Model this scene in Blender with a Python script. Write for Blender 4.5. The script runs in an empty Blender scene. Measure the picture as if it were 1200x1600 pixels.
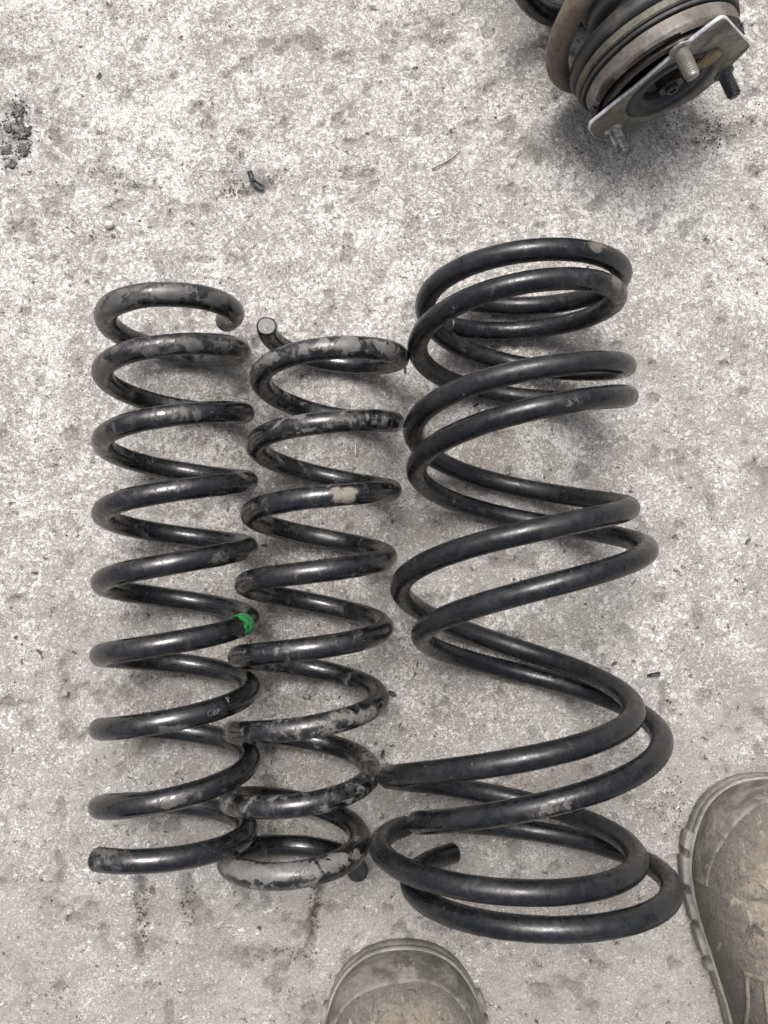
import bpy, math, random
import numpy as np
from math import radians as R, pi, sin, cos
from mathutils import Vector, Matrix

# ------------------------------------------------------------------ camera, sky, sun, exposure
sc = bpy.context.scene
col = sc.collection
CAM_H, CAM_F, CAM_T = 0.625, 1350.0, math.atan(135/1350)     # height, focal length in photo pixels, tilt from straight down
cd = bpy.data.cameras.new('camera'); cam = bpy.data.objects.new('camera', cd); col.objects.link(cam)
cam.location = (0, 0, CAM_H); cam.rotation_euler = (CAM_T, 0, 0)
cd.sensor_fit = 'VERTICAL'; cd.sensor_height = 24.0; cd.sensor_width = 18.0
cd.lens = CAM_F/1600*24.0
cd.clip_start = 0.01; cd.clip_end = 500
sc.camera = cam
SUN_EL, SUN_AZ = R(68), R(-12)          # azimuth clockwise from +Y (the top of the picture)
w = bpy.data.worlds.new("World"); sc.world = w; w.use_nodes = True
nt = w.node_tree; bg = nt.nodes['Background']
sky = nt.nodes.new('ShaderNodeTexSky'); sky.sky_type = 'NISHITA'; sky.sun_disc = False
sky.sun_elevation = SUN_EL; sky.sun_rotation = SUN_AZ
sky.dust_density = 8.0; sky.air_density = 0.6; sky.ozone_density = 0.6
hs = nt.nodes.new('ShaderNodeHueSaturation'); hs.inputs['Saturation'].default_value = 0.6      # a white, thinly overcast sky
nt.links.new(sky.outputs[0], hs.inputs['Color']); nt.links.new(hs.outputs[0], bg.inputs[0]); bg.inputs[1].default_value = 0.13
sd = bpy.data.lights.new('sun', 'SUN'); sun = bpy.data.objects.new('sun', sd); col.objects.link(sun)
sd.energy = 2.1; sd.angle = R(26); sd.color = (1.0, 0.99, 0.98)
sdir = Vector((sin(SUN_AZ)*cos(SUN_EL), cos(SUN_AZ)*cos(SUN_EL), sin(SUN_EL)))
sun.rotation_euler = sdir.to_track_quat('Z', 'Y').to_euler()
sc.view_settings.view_transform = 'Standard'; sc.view_settings.look = 'None'
sc.view_settings.exposure = 0.40; sc.view_settings.gamma = 1.0

# ------------------------------------------------------------------ small helpers
rng = np.random.default_rng(7); random.seed(7)
FW = np.array([0, sin(CAM_T), -cos(CAM_T)]); UP = np.array([0, cos(CAM_T), sin(CAM_T)])
def at(px, py, z=0.0):
    """the place at height z that is seen at photo pixel (px, py)"""
    d = FW + (px-600)/CAM_F*np.array([1., 0, 0]) - (py-800)/CAM_F*UP
    return np.array([0, 0, CAM_H]) + d*((z-CAM_H)/d[2])
def to_px(P):
    q = P - np.array([0, 0, CAM_H]); dp = q@FW
    return 600+CAM_F*q[..., 0]/dp, 800-CAM_F*(q@UP)/dp

def tag(o, label=None, cat=None, group=None, kind=None):
    for k, v in (('label', label), ('category', cat), ('group', group), ('kind', kind)):
        if v: o[k] = v
    return o
def empty(name, loc=(0, 0, 0)):
    o = bpy.data.objects.new(name, None); col.objects.link(o); o.location = loc; o.empty_display_size = .02
    return o
def link(name, me, mat=None, parent=None, smooth=True):
    o = bpy.data.objects.new(name, me); col.objects.link(o)
    if mat is not None: me.materials.append(mat)
    if parent is not None:
        o.parent = parent
        o.location = -Vector(parent.location) if parent.parent is None else (0, 0, 0)
    if smooth:
        lt = np.empty(len(me.polygons), dtype=np.int32); me.polygons.foreach_get('loop_total', lt)
        me.polygons.foreach_set('use_smooth', lt <= 4)
    return o
def mesh(V, F):
    me = bpy.data.meshes.new('m'); me.from_pydata(np.asarray(V).tolist(), [], [list(map(int, f)) for f in F]); me.update(); return me
def grid_faces(n, m, wrap=False):
    i = np.arange(n-1)[:, None]; j = np.arange(m if wrap else m-1)[None]
    j2 = (j+1) % m
    return np.stack([i*m+j, i*m+j2, (i+1)*m+j2, (i+1)*m+j], -1).reshape(-1, 4)
def qmesh(V, F, extra=()):
    """fast quad mesh; extra = lists of n-gons"""
    me = bpy.data.meshes.new('m'); F = np.asarray(F)
    nl = F.size + sum(len(e) for e in extra)
    me.vertices.add(len(V)); me.vertices.foreach_set('co', np.asarray(V, dtype=np.float32).ravel())
    me.loops.add(nl); me.polygons.add(len(F)+len(extra))
    li = np.concatenate([F.ravel()]+[np.array(e) for e in extra]) if extra else F.ravel()
    me.loops.foreach_set('vertex_index', li.astype(np.int32))
    tot = np.concatenate([np.full(len(F), F.shape[1]), np.array([len(e) for e in extra])]).astype(np.int32)
    st = np.concatenate([[0], np.cumsum(tot)[:-1]]).astype(np.int32)
    me.polygons.foreach_set('loop_start', st); me.polygons.foreach_set('loop_total', tot)
    me.update(calc_edges=True); me.validate()
    return me
def attr(me, name, vals):
    a = me.attributes.new(name, 'FLOAT', 'POINT'); a.data.foreach_set('value', np.asarray(vals, dtype=np.float32))

_perm = np.random.default_rng(3).random((256, 256))
def vnoise(x, y):
    xi = np.floor(x).astype(int); yi = np.floor(y).astype(int); fx = x-xi; fy = y-yi
    fx = fx*fx*(3-2*fx); fy = fy*fy*(3-2*fy)
    g = lambda a, b: _perm[a % 256, b % 256]
    return (g(xi, yi)*(1-fx)+g(xi+1, yi)*fx)*(1-fy)+(g(xi, yi+1)*(1-fx)+g(xi+1, yi+1)*fx)*fy
def fbm(x, y, o=4, gain=.5):
    s = 0; a = 1; t = 0
    for k in range(o):
        s = s+a*vnoise(x*2**k+17.3*k, y*2**k+5.1*k); t += a; a *= gain
    return s/t

# ------------------------------------------------------------------ material helper
class NT:
    def __init__(s, name):
        s.m = bpy.data.materials.new(name); s.m.use_nodes = True; s.t = s.m.node_tree
        s.b = s.t.nodes['Principled BSDF']; s.co = s.n('ShaderNodeTexCoord').outputs['Object']
    def n(s, k, **kw):
        x = s.t.nodes.new(k)
        for a, b in kw.items(): setattr(x, a, b)
        return x
    def put(s, sock, v):
        if isinstance(v, bpy.types.NodeSocket): s.t.links.new(v, sock)
        elif isinstance(v, tuple) and len(v) == 3 and sock.type == 'RGBA': sock.default_value = (*v, 1)
        else: sock.default_value = v
    def noise(s, scale, detail=4, rough=.55, dist=0, off=None, stretch=None):
        x = s.n('ShaderNodeTexNoise'); c = s.co
        if off is not None or stretch is not None:
            mp = s.n('ShaderNodeMapping'); s.put(mp.inputs[0], c)
            if off is not None: mp.inputs['Location'].default_value = off
            if stretch is not None: mp.inputs['Scale'].default_value = stretch
            c = mp.outputs[0]
        s.put(x.inputs['Vector'], c); x.inputs['Scale'].default_value = scale; x.inputs['Detail'].default_value = detail
        x.inputs['Roughness'].default_value = rough; x.inputs['Distortion'].default_value = dist
        return x.outputs['Fac']
    def math(s, op, a, b=0.0, c=0.0):
        x = s.n('ShaderNodeMath', operation=op); s.put(x.inputs[0], a); s.put(x.inputs[1], b); s.put(x.inputs[2], c); return x.outputs[0]
    def step(s, v, lo, hi, a=0.0, b=1.0):
        x = s.n('ShaderNodeMapRange', interpolation_type='SMOOTHSTEP'); s.put(x.inputs[0], v)
        for i, q in enumerate((lo, hi, a, b)): s.put(x.inputs[i+1], q)
        return x.outputs[0]
    def mix(s, f, a, b):
        x = s.n('ShaderNodeMix', data_type='RGBA'); s.put(x.inputs[0], f); s.put(x.inputs[6], a); s.put(x.inputs[7], b); return x.outputs[2]
    def mixf(s, f, a, b):
        x = s.n('ShaderNodeMix', data_type='FLOAT'); s.put(x.inputs[0], f); s.put(x.inputs[2], a); s.put(x.inputs[3], b); return x.outputs[0]
    def attr(s, name): return s.n('ShaderNodeAttribute', attribute_name=name).outputs['Fac']
    def bump(s, h, dist, strength=1.0, prev=None):
        x = s.n('ShaderNodeBump'); s.put(x.inputs['Height'], h); x.inputs['Distance'].default_value = dist
        x.inputs['Strength'].default_value = strength
        if prev is not None: s.put(x.inputs['Normal'], prev)
        return x.outputs[0]
    def out(s, color, rough, normal=None, metal=None, spec=None):
        s.put(s.b.inputs['Base Color'], color); s.put(s.b.inputs['Roughness'], rough)
        if normal is not None: s.put(s.b.inputs['Normal'], normal)
        if metal is not None: s.put(s.b.inputs['Metallic'], metal)
        if spec is not None: s.put(s.b.inputs['Specular IOR Level'], spec)
        return s.m

def mat_ground():
    m = NT('weathered_concrete')
    big = m.noise(7, 3, .6); mid = m.noise(34, 5, .65, .3); fine = m.noise(330, 6, .76, .6); grit = m.noise(900, 3, .75)
    brown = m.noise(19, 5, .65, .4, off=(3, 9, 1)); spot = m.noise(190, 4, .65, off=(7, 1, 4))
    stain = m.noise(60, 7, .72, .5, off=(1, 5, 2)); pit = m.noise(120, 5, .75, off=(5, 5, 5)); fleck = m.noise(520, 3, .7, .6, off=(2, 2, 9))
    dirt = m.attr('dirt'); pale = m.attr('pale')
    base = m.mix(m.step(mid, .35, .65), (.315, .298, .270), (.390, .374, .347))
    base = m.mix(m.step(brown, .49, .64, 0, .7), base, (.27, .235, .20))
    # pale laitance left in crusts
    th = m.math('ADD', m.math('MULTIPLY', fine, .60), m.math('MULTIPLY', mid, .20))
    th = m.math('ADD', th, m.math('MULTIPLY', big, .11)); th = m.math('ADD', th, m.math('MULTIPLY', grit, .22))
    th = m.math('ADD', th, m.math('MULTIPLY', pale, .055))  # more crust toward the top, carrying the light falloff in the colour
    crust = m.step(th, .53, .632)
    c = m.mix(crust, base, (.605, .592, .563))
    c = m.mix(m.step(fleck, .60, .70, 0, .55), c, (.70, .695, .665))
    c = m.mix(m.step(stain, .52, .70, 0, .42), c, (.265, .255, .228))
    c = m.mix(m.step(spot, .60, .70, 0, .6), c, (.14, .13, .12))
    c = m.mix(m.step(pit, .61, .67, 0, .9), c, (.085, .075, .065))
    gr = m.step(grit, .2, .8, .6, 1.34)
    vm = m.n('ShaderNodeVectorMath', operation='SCALE'); m.put(vm.inputs[0], c); m.put(vm.inputs[3], gr); c = vm.outputs[0]
    dm = m.math('MULTIPLY', dirt, m.step(fine, .36, .6, .6, 1.0))
    c = m.mix(dm, c, (.05, .045, .043))
    h = m.math('ADD', m.math('MULTIPLY', fine, 1.0), m.math('MULTIPLY', crust, .2))
    h = m.math('ADD', h, m.math('MULTIPLY', grit, .35)); h = m.math('SUBTRACT', h, m.step(pit, .6, .73, 0, .6))
    n = m.bump(h, .0016, .9)
    return m.out(c, m.step(crust, 0, 1, .95, .88), n, spec=.25)

def mat_spring(name, base=(.003, .0034, .0044), rough=.21, film=.30, filmcol=(.028, .028, .028), worn=(.10, .098, .095), off=(0, 0, 0), wrough=.42, spec=.85):
    m = NT(name)
    wear = m.attr('wear'); tan = m.attr('tan')
    n1 = m.noise(75, 8, .62, .7, off=off); n2 = m.noise(30, 4, .6, .3, off=(off[0]+3, 1, 2)); n3 = m.noise(420, 4, .6, off=off)
    n4 = m.noise(190, 5, .65, .5, off=(off[0]+5, 2, 8))
    fm = m.math('MULTIPLY', m.step(m.math('ADD', m.math('MULTIPLY', n2, .7), m.math('MULTIPLY', n4, .3)), .40, .66), film)
    c = m.mix(fm, base, filmcol)
    r = m.math('ADD', rough, m.math('MULTIPLY', fm, .20)); r = m.math('ADD', r, m.step(n4, .35, .7, -.06, .16)); r = m.math('ADD', r, m.step(m.noise(700, 3, .7, off=off), .4, .7, -.03, .07))
    v = m.math('ADD', m.math('ADD', m.math('MULTIPLY', n1, .72), m.math('MULTIPLY', n4, .32)), m.math('MULTIPLY', wear, .62))
    v = m.math('ADD', v, m.math('MULTIPLY', m.math('SUBTRACT', n3, .5), .10))
    wm = m.step(v, .742, .765); v2 = m.step(v, .66, .76, 0, .5)
    c = m.mix(v2, c, (.05, .049, .047)); r = m.math('ADD', r, m.math('MULTIPLY', v2, .18))
    wc = m.mix(m.step(n4, .35, .65), worn, tuple(x*.62 for x in worn))
    wc = m.mix(m.step(n2, .5, .7, 0, .6), wc, (.15, .132, .11))
    c = m.mix(wm, c, wc); r = m.mixf(wm, r, wrough)
    tm = m.step(m.math('ADD', m.math('MULTIPLY', n4, .55), tan), .72, .85)
    c = m.mix(tm, c, m.mix(m.step(n1, .4, .6), (.215, .185, .15), (.15, .132, .11))); r = m.mixf(tm, r, .75)
    sp = m.step(n3, .70, .74, 0, .8)
    c = m.mix(sp, c, (.22, .19, .155)); r = m.mixf(sp, r, .8)
    ru = m.step(m.noise(60, 5, .7, off=(off[0]+9, 7, 1)), .70, .76, 0, .7)
    c = m.mix(ru, c, (.11, .065, .04)); r = m.mixf(ru, r, .75)
    h = m.math('ADD', m.math('MULTIPLY', wm, .6), m.math('MULTIPLY', n4, .22)); h = m.math('ADD', h, m.math('MULTIPLY', tm, .3))
    h = m.math('ADD', h, m.math('MULTIPLY', n3, .12))
    n = m.bump(h, .0006, .8)
    return m.out(c, r, n, spec=m.mixf(wm, spec, .5))

def mat_simple(name, c1, c2, rough=.7, scale=60, bump=.0005, metal=0.0, spots=None, lo=.4, hi=.62, rough2=None, detail=6, fine=350):
    m = NT(name); a = m.noise(scale, detail, .65, .4); b = m.noise(fine, 4, .6)
    f = m.step(a, lo, hi)
    c = m.mix(f, c1, c2)
    if spots: c = m.mix(m.step(m.noise(scale*.7, 6, .7, .5, off=(4, 4, 4)), .56, .64), c, spots)
    vm = m.n('ShaderNodeVectorMath', operation='SCALE'); m.put(vm.inputs[0], c); m.put(vm.inputs[3], m.step(b, .25, .75, .8, 1.2))
    n = m.bump(m.math('ADD', m.math('MULTIPLY', a, .7), m.math('MULTIPLY', b, .4)), bump, .8)
    return m.out(vm.outputs[0], m.mixf(f, rough, rough if rough2 is None else rough2), n, metal=metal)
M_GROUND = mat_ground()

# ------------------------------------------------------------------ ground
def seg_dist(X, Y, pts):
    d = np.full(X.shape, 9.)
    for (x0, y0), (x1, y1) in zip(pts[:-1], pts[1:]):
        vx, vy = x1-x0, y1-y0; t = np.clip(((X-x0)*vx+(Y-y0)*vy)/(vx*vx+vy*vy), 0, 1)
        d = np.minimum(d, np.hypot(X-x0-t*vx, Y-y0-t*vy))
    return d
def build_ground():
    def axis(lo, hi, st, far):
        inner = np.arange(lo, hi, st); g = []
        x = st
        p = 0
        while p < far: x *= 1.16; p += x; g.append(p)
        g = np.array(g); return np.concatenate([(lo-g)[::-1], inner, inner[-1]+g])
    xs = axis(-.31, .31, .00125, 12); ys = axis(-.38, .46, .00125, 12)
    X, Y = np.meshgrid(xs, ys); sh = X.shape
    f1 = fbm(X*14+40, Y*14+40, 4); f2 = fbm(X*90+11, Y*90+7, 4, .6); f3 = fbm(X*330+3, Y*330+9, 2)
    Z = -.0010+.0013*(f1-.5)*2+.0013*(f2-.5)*2+.0007*(f3-.5)*2
    pits = np.clip((fbm(X*75+90, Y*75+31, 3)-.66)/.1, 0, 1); Z -= pits*.0019
    D = pits*.45
    P = lambda a: [tuple(at(x, y)[:2]) for x, y in a]
    wob = (fbm(X*120+5, Y*120+2, 3)-.5)*.006
    def groove(px, wid, depth, dark, lim=1.0):
        nonlocal Z, D
        d = seg_dist(X+wob, Y+wob[::-1], P(px)) if False else seg_dist(X+wob, Y-wob, P(px))
        k = np.exp(-(d/wid)**2); rough = np.clip(fbm(X*200, Y*200, 3)*2.4-.5, 0, 1)
        Z -= depth*k*(.4+.6*rough); D = np.maximum(D, dark*k*rough*lim)
    groove([(497, 1385), (494, 1420), (484, 1445), (478, 1480)], .0026, .0035, 1.0)
    groove([(478, 1480), (450, 1497), (400, 1490), (350, 1495)], .005, .0022, .6)
    groove([(222, 1375), (220, 1430), (216, 1480), (222, 1500)], .005, .0030, .8)
    groove([(290, 1370), (296, 1410), (300, 1440)], .006, .0024, .65)
    groove([(50, 1400), (90, 1420), (150, 1450), (175, 1500)], .006, .001, .35)
    groove([(45, 1530), (50, 1580)], .006, .001, .45)
    groove([(140, 950), (135, 1000)], .003, .0008, .2)
    groove([(355, 298), (385, 297), (412, 290), (432, 277)], .0045, .0018, .75)
    groove([(120, 265), (160, 268), (175, 275)], .008, .001, .3)
    groove([(195, 285), (222, 292)], .005, .001, .5)
    groove([(560, 130), (590, 135)], .003, .0008, .3)
    groove([(505, 120), (520, 140)], .009, .0006, .25)
    groove([(1075, 170), (1100, 205), (1145, 210)], .010, .0020, .65)  # also darkens the ground below the mount plate: strut shadow painted in
    groove([(1090, 350), (1085, 355)], .005, .001, .4)
    groove([(520, 220), (640, 212), (760, 216)], .0012, .0007, .3)
    groove([(540, 250), (620, 330)], .0012, .0004, .12)
    groove([(895, 1480), (905, 1440), (935, 1390)], .005, .001, .45)
    groove([(1040, 1270), (1050, 1230)], .008, .001, .4)
    groove([(290, 1085), (262, 1110)], .004, .0008, .3)
    for (px, py, r) in ((14, 170, .012), (22, 205, .016), (8, 235, .010), (18, 252, .007), (60, 172, .005)):
        c = at(px, py); k = np.exp(-(((X-c[0])**2+(Y-c[1])**2)/(r*r*.35))**1.5)
        rr = fbm(X*160+3, Y*160+3, 3); Z += k*.002*(rr-.3); D = np.maximum(D, np.clip(k*1.1*(rr*2.2-.5), 0, .95))
    for (px, py, r) in ((640, 540, .02), (760, 600, .03), (330, 720, .03), (330, 960, .03), (560, 700, .03), (900, 1230, .04), (480, 1060, .03), (1050, 1320, .05), (700, 1240, .03)):  # soft, faint darker blotches around and between the coils
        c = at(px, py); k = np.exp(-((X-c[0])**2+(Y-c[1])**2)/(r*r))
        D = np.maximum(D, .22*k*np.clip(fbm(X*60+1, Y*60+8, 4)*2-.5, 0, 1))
    out = np.maximum(np.abs(X)-.6, np.abs(Y)-.6).clip(0, None)
    Z -= np.minimum(out, 1)*.003
    pale = np.clip((Y+.05)/.3, -1, 1)*.55+np.clip(-X/.25, -1, 1)*.12  # paler toward the top, darker below: light falloff put into the concrete colour
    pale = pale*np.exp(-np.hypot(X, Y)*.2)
    V = np.stack([X, Y, Z], -1).reshape(-1, 3)
    me = qmesh(V, grid_faces(*sh))
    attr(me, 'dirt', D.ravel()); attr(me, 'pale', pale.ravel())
    return tag(link('ground', me, M_GROUND), 'rough weathered grey concrete with pale crusts and dark pits', None, None, 'structure')
build_ground()

# ------------------------------------------------------------------ coil springs
def ncs_m(n):
    A = np.zeros((n, n)); B = np.zeros((n, n)); A[0, 0] = A[-1, -1] = 1
    for i in range(1, n-1): A[i, i-1:i+2] = (1, 4, 1); B[i, i-1:i+2] = (6, -12, 6)
    return np.linalg.solve(A, B)
def spline(y, u):
    y = np.array(y); n = len(y); m = ncs_m(n)@y; i = np.clip(np.floor(u).astype(int), 0, n-2); t = u-i
    return (1-t)*y[i]+t*y[i+1]+((1-t)**3-(1-t))*m[i]/6+(t**3-t)*m[i+1]/6
WD = .0128
def coil(K, q):
    """centre line of a spring lying on the ground; q counts quarter turns: 0 right, 1 uppermost, 2 left, 3 on the ground"""
    u = q-K['k0']; a, r, c = (spline(K[k], u) for k in ('a', 'R', 'c')); th = q*pi/2
    zc = r+WD/2+K.get('lift', 0)
    C = np.stack([c+r*np.cos(th), a, zc+r*np.sin(th)], -1)
    rad = np.stack([np.cos(th), 0*th, np.sin(th)], -1)
    return C, rad
def frames(C, rad):
    T = np.gradient(C, axis=0); T /= np.linalg.norm(T, axis=1)[:, None]
    e1 = rad-(rad*T).sum(1)[:, None]*T; e1 /= np.linalg.norm(e1, axis=1)[:, None]
    return T, e1, np.cross(T, e1)
def wire_mesh(C, rad, r, seg=28, lump=.00009, patches=None, base=None, off=0.0, bevel=.0012, thick=None):
    T, e1, e2 = frames(C, rad); n = len(C)
    s = np.concatenate([[0], np.cumsum(np.linalg.norm(np.diff(C, axis=0), axis=1))])
    ph = np.arange(seg)*2*pi/seg
    S_, P_ = np.meshgrid(s, ph, indexing='ij')
    rr = r+off+lump*(fbm(S_*90, 4+np.cos(P_)*1.5, 3)-.5)*2+lump*.7*(fbm(S_*300, 9+np.sin(P_)*3, 2)-.5)*2
    if thick is not None: rr = rr+thick[:, None]*(.75+.5*fbm(S_*60+3, 2+np.cos(P_)*1.2+np.sin(P_), 3))
    V = C[:, None]+rr[..., None]*(np.cos(P_)[..., None]*e1[:, None]+np.sin(P_)[..., None]*e2[:, None])
    rings = [V.reshape(-1, 3)]; F = [grid_faces(n, seg, True)]; extra = []; ids = [np.arange(n)]
    cnt = n*seg
    for end, sg in ((0, -1), (n-1, 1)):
        prev = np.arange(seg)+end*seg
        for kk in (.5, 1.0):
            sh = 1-bevel/r*(1-math.sqrt(max(0, 1-kk*kk)))*1.0
            R_ = C[end]+T[end]*sg*bevel*kk*.8+(V[end]-C[end])*sh
            rings.append(R_); cur = np.arange(seg)+cnt; cnt += seg; ids.append(np.full(1, end))
            a = prev if sg > 0 else cur; b = cur if sg > 0 else prev
            F.append(np.stack([a, np.roll(a, -1), np.roll(b, -1), b], -1)); prev = cur
        extra.append(list(prev) if sg > 0 else list(prev[::-1]))
    V = np.concatenate(rings); F = np.concatenate(F)
    me = qmesh(V, F, extra)
    ring_of = np.concatenate([np.repeat(i, seg) for i in ids])
    return me, s, ring_of, np.tile(ph, len(V)//seg), (T, e1, e2)

KN = {'L': {'k0': -2, 'a': [0.2028, 0.1996, 0.1959, 0.1919, 0.1862, 0.1775, 0.1676, 0.1568, 0.147, 0.1364, 0.1242, 0.1114, 0.1003, 0.09, 0.0774, 0.0641, 0.053, 0.0437, 0.0332, 0.0197, 0.0081, -0.0021, -0.0147, -0.0279, -0.0378, -0.0469, -0.0598, -0.0734, -0.0839, -0.0933, -0.1057, -0.1198, -0.1326, -0.1428, -0.1486, -0.1512, -0.1536, -0.155], 'R': [0.0418, 0.0422, 0.0425, 0.0436, 0.0443, 0.0449, 0.0456, 0.0458, 0.047, 0.0469, 0.0468, 0.0466, 0.0476, 0.0479, 0.0477, 0.0473, 0.0475, 0.0474, 0.0468, 0.0467, 0.0477, 0.0477, 0.0474, 0.0478, 0.048, 0.0473, 0.0471, 0.0481, 0.0482, 0.0475, 0.0468, 0.0468, 0.0468, 0.048, 0.0496, 0.0509, 0.0532, 0.0545], 'c': [-0.1473, -0.1465, -0.1458, -0.145, -0.1442, -0.1434, -0.1427, -0.1421, -0.1416, -0.1409, -0.1404, -0.1398, -0.1393, -0.1388, -0.1383, -0.138, -0.1377, -0.1375, -0.1372, -0.1369, -0.1366, -0.1362, -0.1358, -0.1354, -0.135, -0.1346, -0.1343, -0.1339, -0.1336, -0.1335, -0.1336, -0.134, -0.1348, -0.1359, -0.1371, -0.1387, -0.1403, -0.1419], 'q0': -0.438, 'q1': 33.377}, 'M': {'k0': -3, 'a': [0.1924, 0.181, 0.171, 0.1623, 0.1549, 0.1455, 0.1317, 0.1181, 0.108, 0.1002, 0.087, 0.0719, 0.0618, 0.0541, 0.0428, 0.0276, 0.0159, 0.0083, -0.0041, -0.0188, -0.0304, -0.0382, -0.0496, -0.0646, -0.0772, -0.0862, -0.0982, -0.112, -0.1228, -0.1294, -0.1411, -0.1554, -0.1647, -0.1672, -0.1704, -0.1765, -0.1846], 'R': [0.0462, 0.0462, 0.0463, 0.0464, 0.0465, 0.0465, 0.0462, 0.0461, 0.0462, 0.0464, 0.0462, 0.0463, 0.0465, 0.0466, 0.0463, 0.0462, 0.0464, 0.0465, 0.0465, 0.0467, 0.047, 0.047, 0.0469, 0.0468, 0.0468, 0.0464, 0.0462, 0.0459, 0.0454, 0.0441, 0.043, 0.0426, 0.0422, 0.0417, 0.0417, 0.042, 0.0422], 'c': [-0.0328, -0.0338, -0.0347, -0.0356, -0.0365, -0.0372, -0.0378, -0.0385, -0.0392, -0.0396, -0.0401, -0.0407, -0.0414, -0.0421, -0.0428, -0.0436, -0.0444, -0.0452, -0.046, -0.0468, -0.0474, -0.0482, -0.0489, -0.0496, -0.0504, -0.0513, -0.0525, -0.0537, -0.0548, -0.0559, -0.057, -0.0576, -0.0577, -0.0579, -0.0581, -0.0582, -0.0583], 'q0': -2.091, 'q1': 31.936}, 'A': {'k0': -3, 'a': [0.213, 0.2152, 0.2144, 0.2094, 0.2042, 0.1926, 0.1715, 0.1497, 0.1312, 0.1092, 0.0825, 0.0593, 0.0373, 0.0074, -0.0304, -0.0622, -0.0846, -0.1095, -0.1356, -0.1511, -0.1525, -0.15, -0.1515, -0.1551], 'R': [0.0645, 0.0642, 0.064, 0.0636, 0.0639, 0.0645, 0.0648, 0.0659, 0.0673, 0.0682, 0.0689, 0.0699, 0.0707, 0.0711, 0.0718, 0.0732, 0.0737, 0.0741, 0.0748, 0.0757, 0.0757, 0.0757, 0.0761, 0.0763], 'c': [0.0922, 0.0922, 0.0922, 0.092, 0.0916, 0.0914, 0.0909, 0.0897, 0.0883, 0.0871, 0.0856, 0.084, 0.0825, 0.0813, 0.0801, 0.0791, 0.078, 0.0768, 0.0759, 0.0752, 0.0743, 0.073, 0.0716, 0.0703], 'q0': -1.35, 'q1': 18.44}, 'B': {'k0': -3, 'a': [0.181, 0.1913, 0.1954, 0.1941, 0.1843, 0.1653, 0.1475, 0.1298, 0.1078, 0.083, 0.0581, 0.0346, 0.0078, -0.0225, -0.0523, -0.0789, -0.1067, -0.1362, -0.1592, -0.1673, -0.1704, -0.1715, -0.1703, -0.1669, -0.1613], 'R': [0.0608, 0.0618, 0.0628, 0.0639, 0.065, 0.0655, 0.0667, 0.0676, 0.0685, 0.0694, 0.0702, 0.0709, 0.0711, 0.0715, 0.0723, 0.073, 0.0734, 0.0743, 0.0753, 0.076, 0.0763, 0.077, 0.0775, 0.078, 0.0784], 'c': [0.0904, 0.0895, 0.0887, 0.0878, 0.0875, 0.0873, 0.0872, 0.0877, 0.0888, 0.0901, 0.0915, 0.0929, 0.094, 0.0949, 0.0952, 0.0953, 0.0949, 0.0946, 0.0944, 0.0943, 0.0937, 0.0931, 0.0925, 0.0919, 0.0914], 'q0': -1.496, 'q1': 18.594}}
for _k, _t in (('L', .0006), ('M', .0006), ('A', .0002), ('B', .0002)):
    KN[_k]['R'] = [v-_t for v in KN[_k]['R']]; KN[_k]['lift'] = _t+.0003
class Spring: pass
def find_on(sp, px, py, q0, q1):
    """q and angle round the wire of the surface point seen at photo pixel (px, py), among quarter turns q0..q1"""
    m = (sp.q >= q0) & (sp.q <= q1); idx = np.where(m)[0][::3]
    ph = np.linspace(-pi, pi, 73)[:-1]
    nrm = np.cos(ph)[None, :, None]*sp.e1[idx][:, None]+np.sin(ph)[None, :, None]*sp.e2[idx][:, None]
    P = sp.C[idx][:, None]+WD/2*nrm
    X, Y = to_px(P); view = np.array([0, 0, CAM_H])-P
    d = np.hypot(X-px, Y-py)+np.where((view*nrm).sum(-1) > 0, 0, 1e3)
    i, j = np.unravel_index(d.argmin(), d.shape)
    return sp.q[idx[i]], ph[j], idx[i]
def make_spring(key, name, label, mat, basewear, patches, group):
    K = KN[key]; sp = Spring(); n = int((K['q1']-K['q0'])*62)
    if key in 'AB': n = int((K['q1']-K['q0'])*90)
    sp.q = np.linspace(K['q0'], K['q1'], n); sp.C, rad = coil(K, sp.q); sp.T, sp.e1, sp.e2 = frames(sp.C, rad)
    # thick peeling coats on the end coils of the slim springs
    tk = {'L': ([-1, 1.6, 2.4, 4, 6], [.0014, .0014, .0010, .0008, .0006]), 'M': ([-1, 0, 2, 3, 27.8, 28.4, 30.3, 30.8], [.0005, .0009, .0009, .0006, .0006, .0016, .0016, .0006])}.get(key, ([0, 1], [.0003, .0003]))
    sp.tk = np.interp(sp.q, *tk)
    me, s, ring, ph, _ = wire_mesh(sp.C, rad, WD/2, thick=sp.tk)
    sp.s = s; qv = sp.q[ring]; sv = s[ring]
    bw = np.interp(qv, [b[0] for b in basewear], [b[1] for b in basewear])
    tan = np.zeros(len(qv))
    for kind, px, py, q0, q1, ln, wd, st in patches:
        q, p, i = find_on(sp, px, py, q0, q1)
        dp = np.angle(np.exp(1j*(ph-p))); g = st*np.exp(-((sv-s[i])/ln)**4-(dp/wd)**4)
        if kind == 'w': bw = np.maximum(bw, g) if st > 0 else bw+g
        else: tan = np.maximum(tan, g)
    attr(me, 'wear', bw); attr(me, 'tan', tan)
    zmin = sp.C[:, 2].min()
    root = empty(name, (float(sp.C[:, 0].mean()), float(sp.C[:, 1].mean()), 0))
    tag(root, label, 'coil spring', group)
    link('wire', me, mat, root)
    sp.root = root; sp.mat = mat
    return sp
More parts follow.
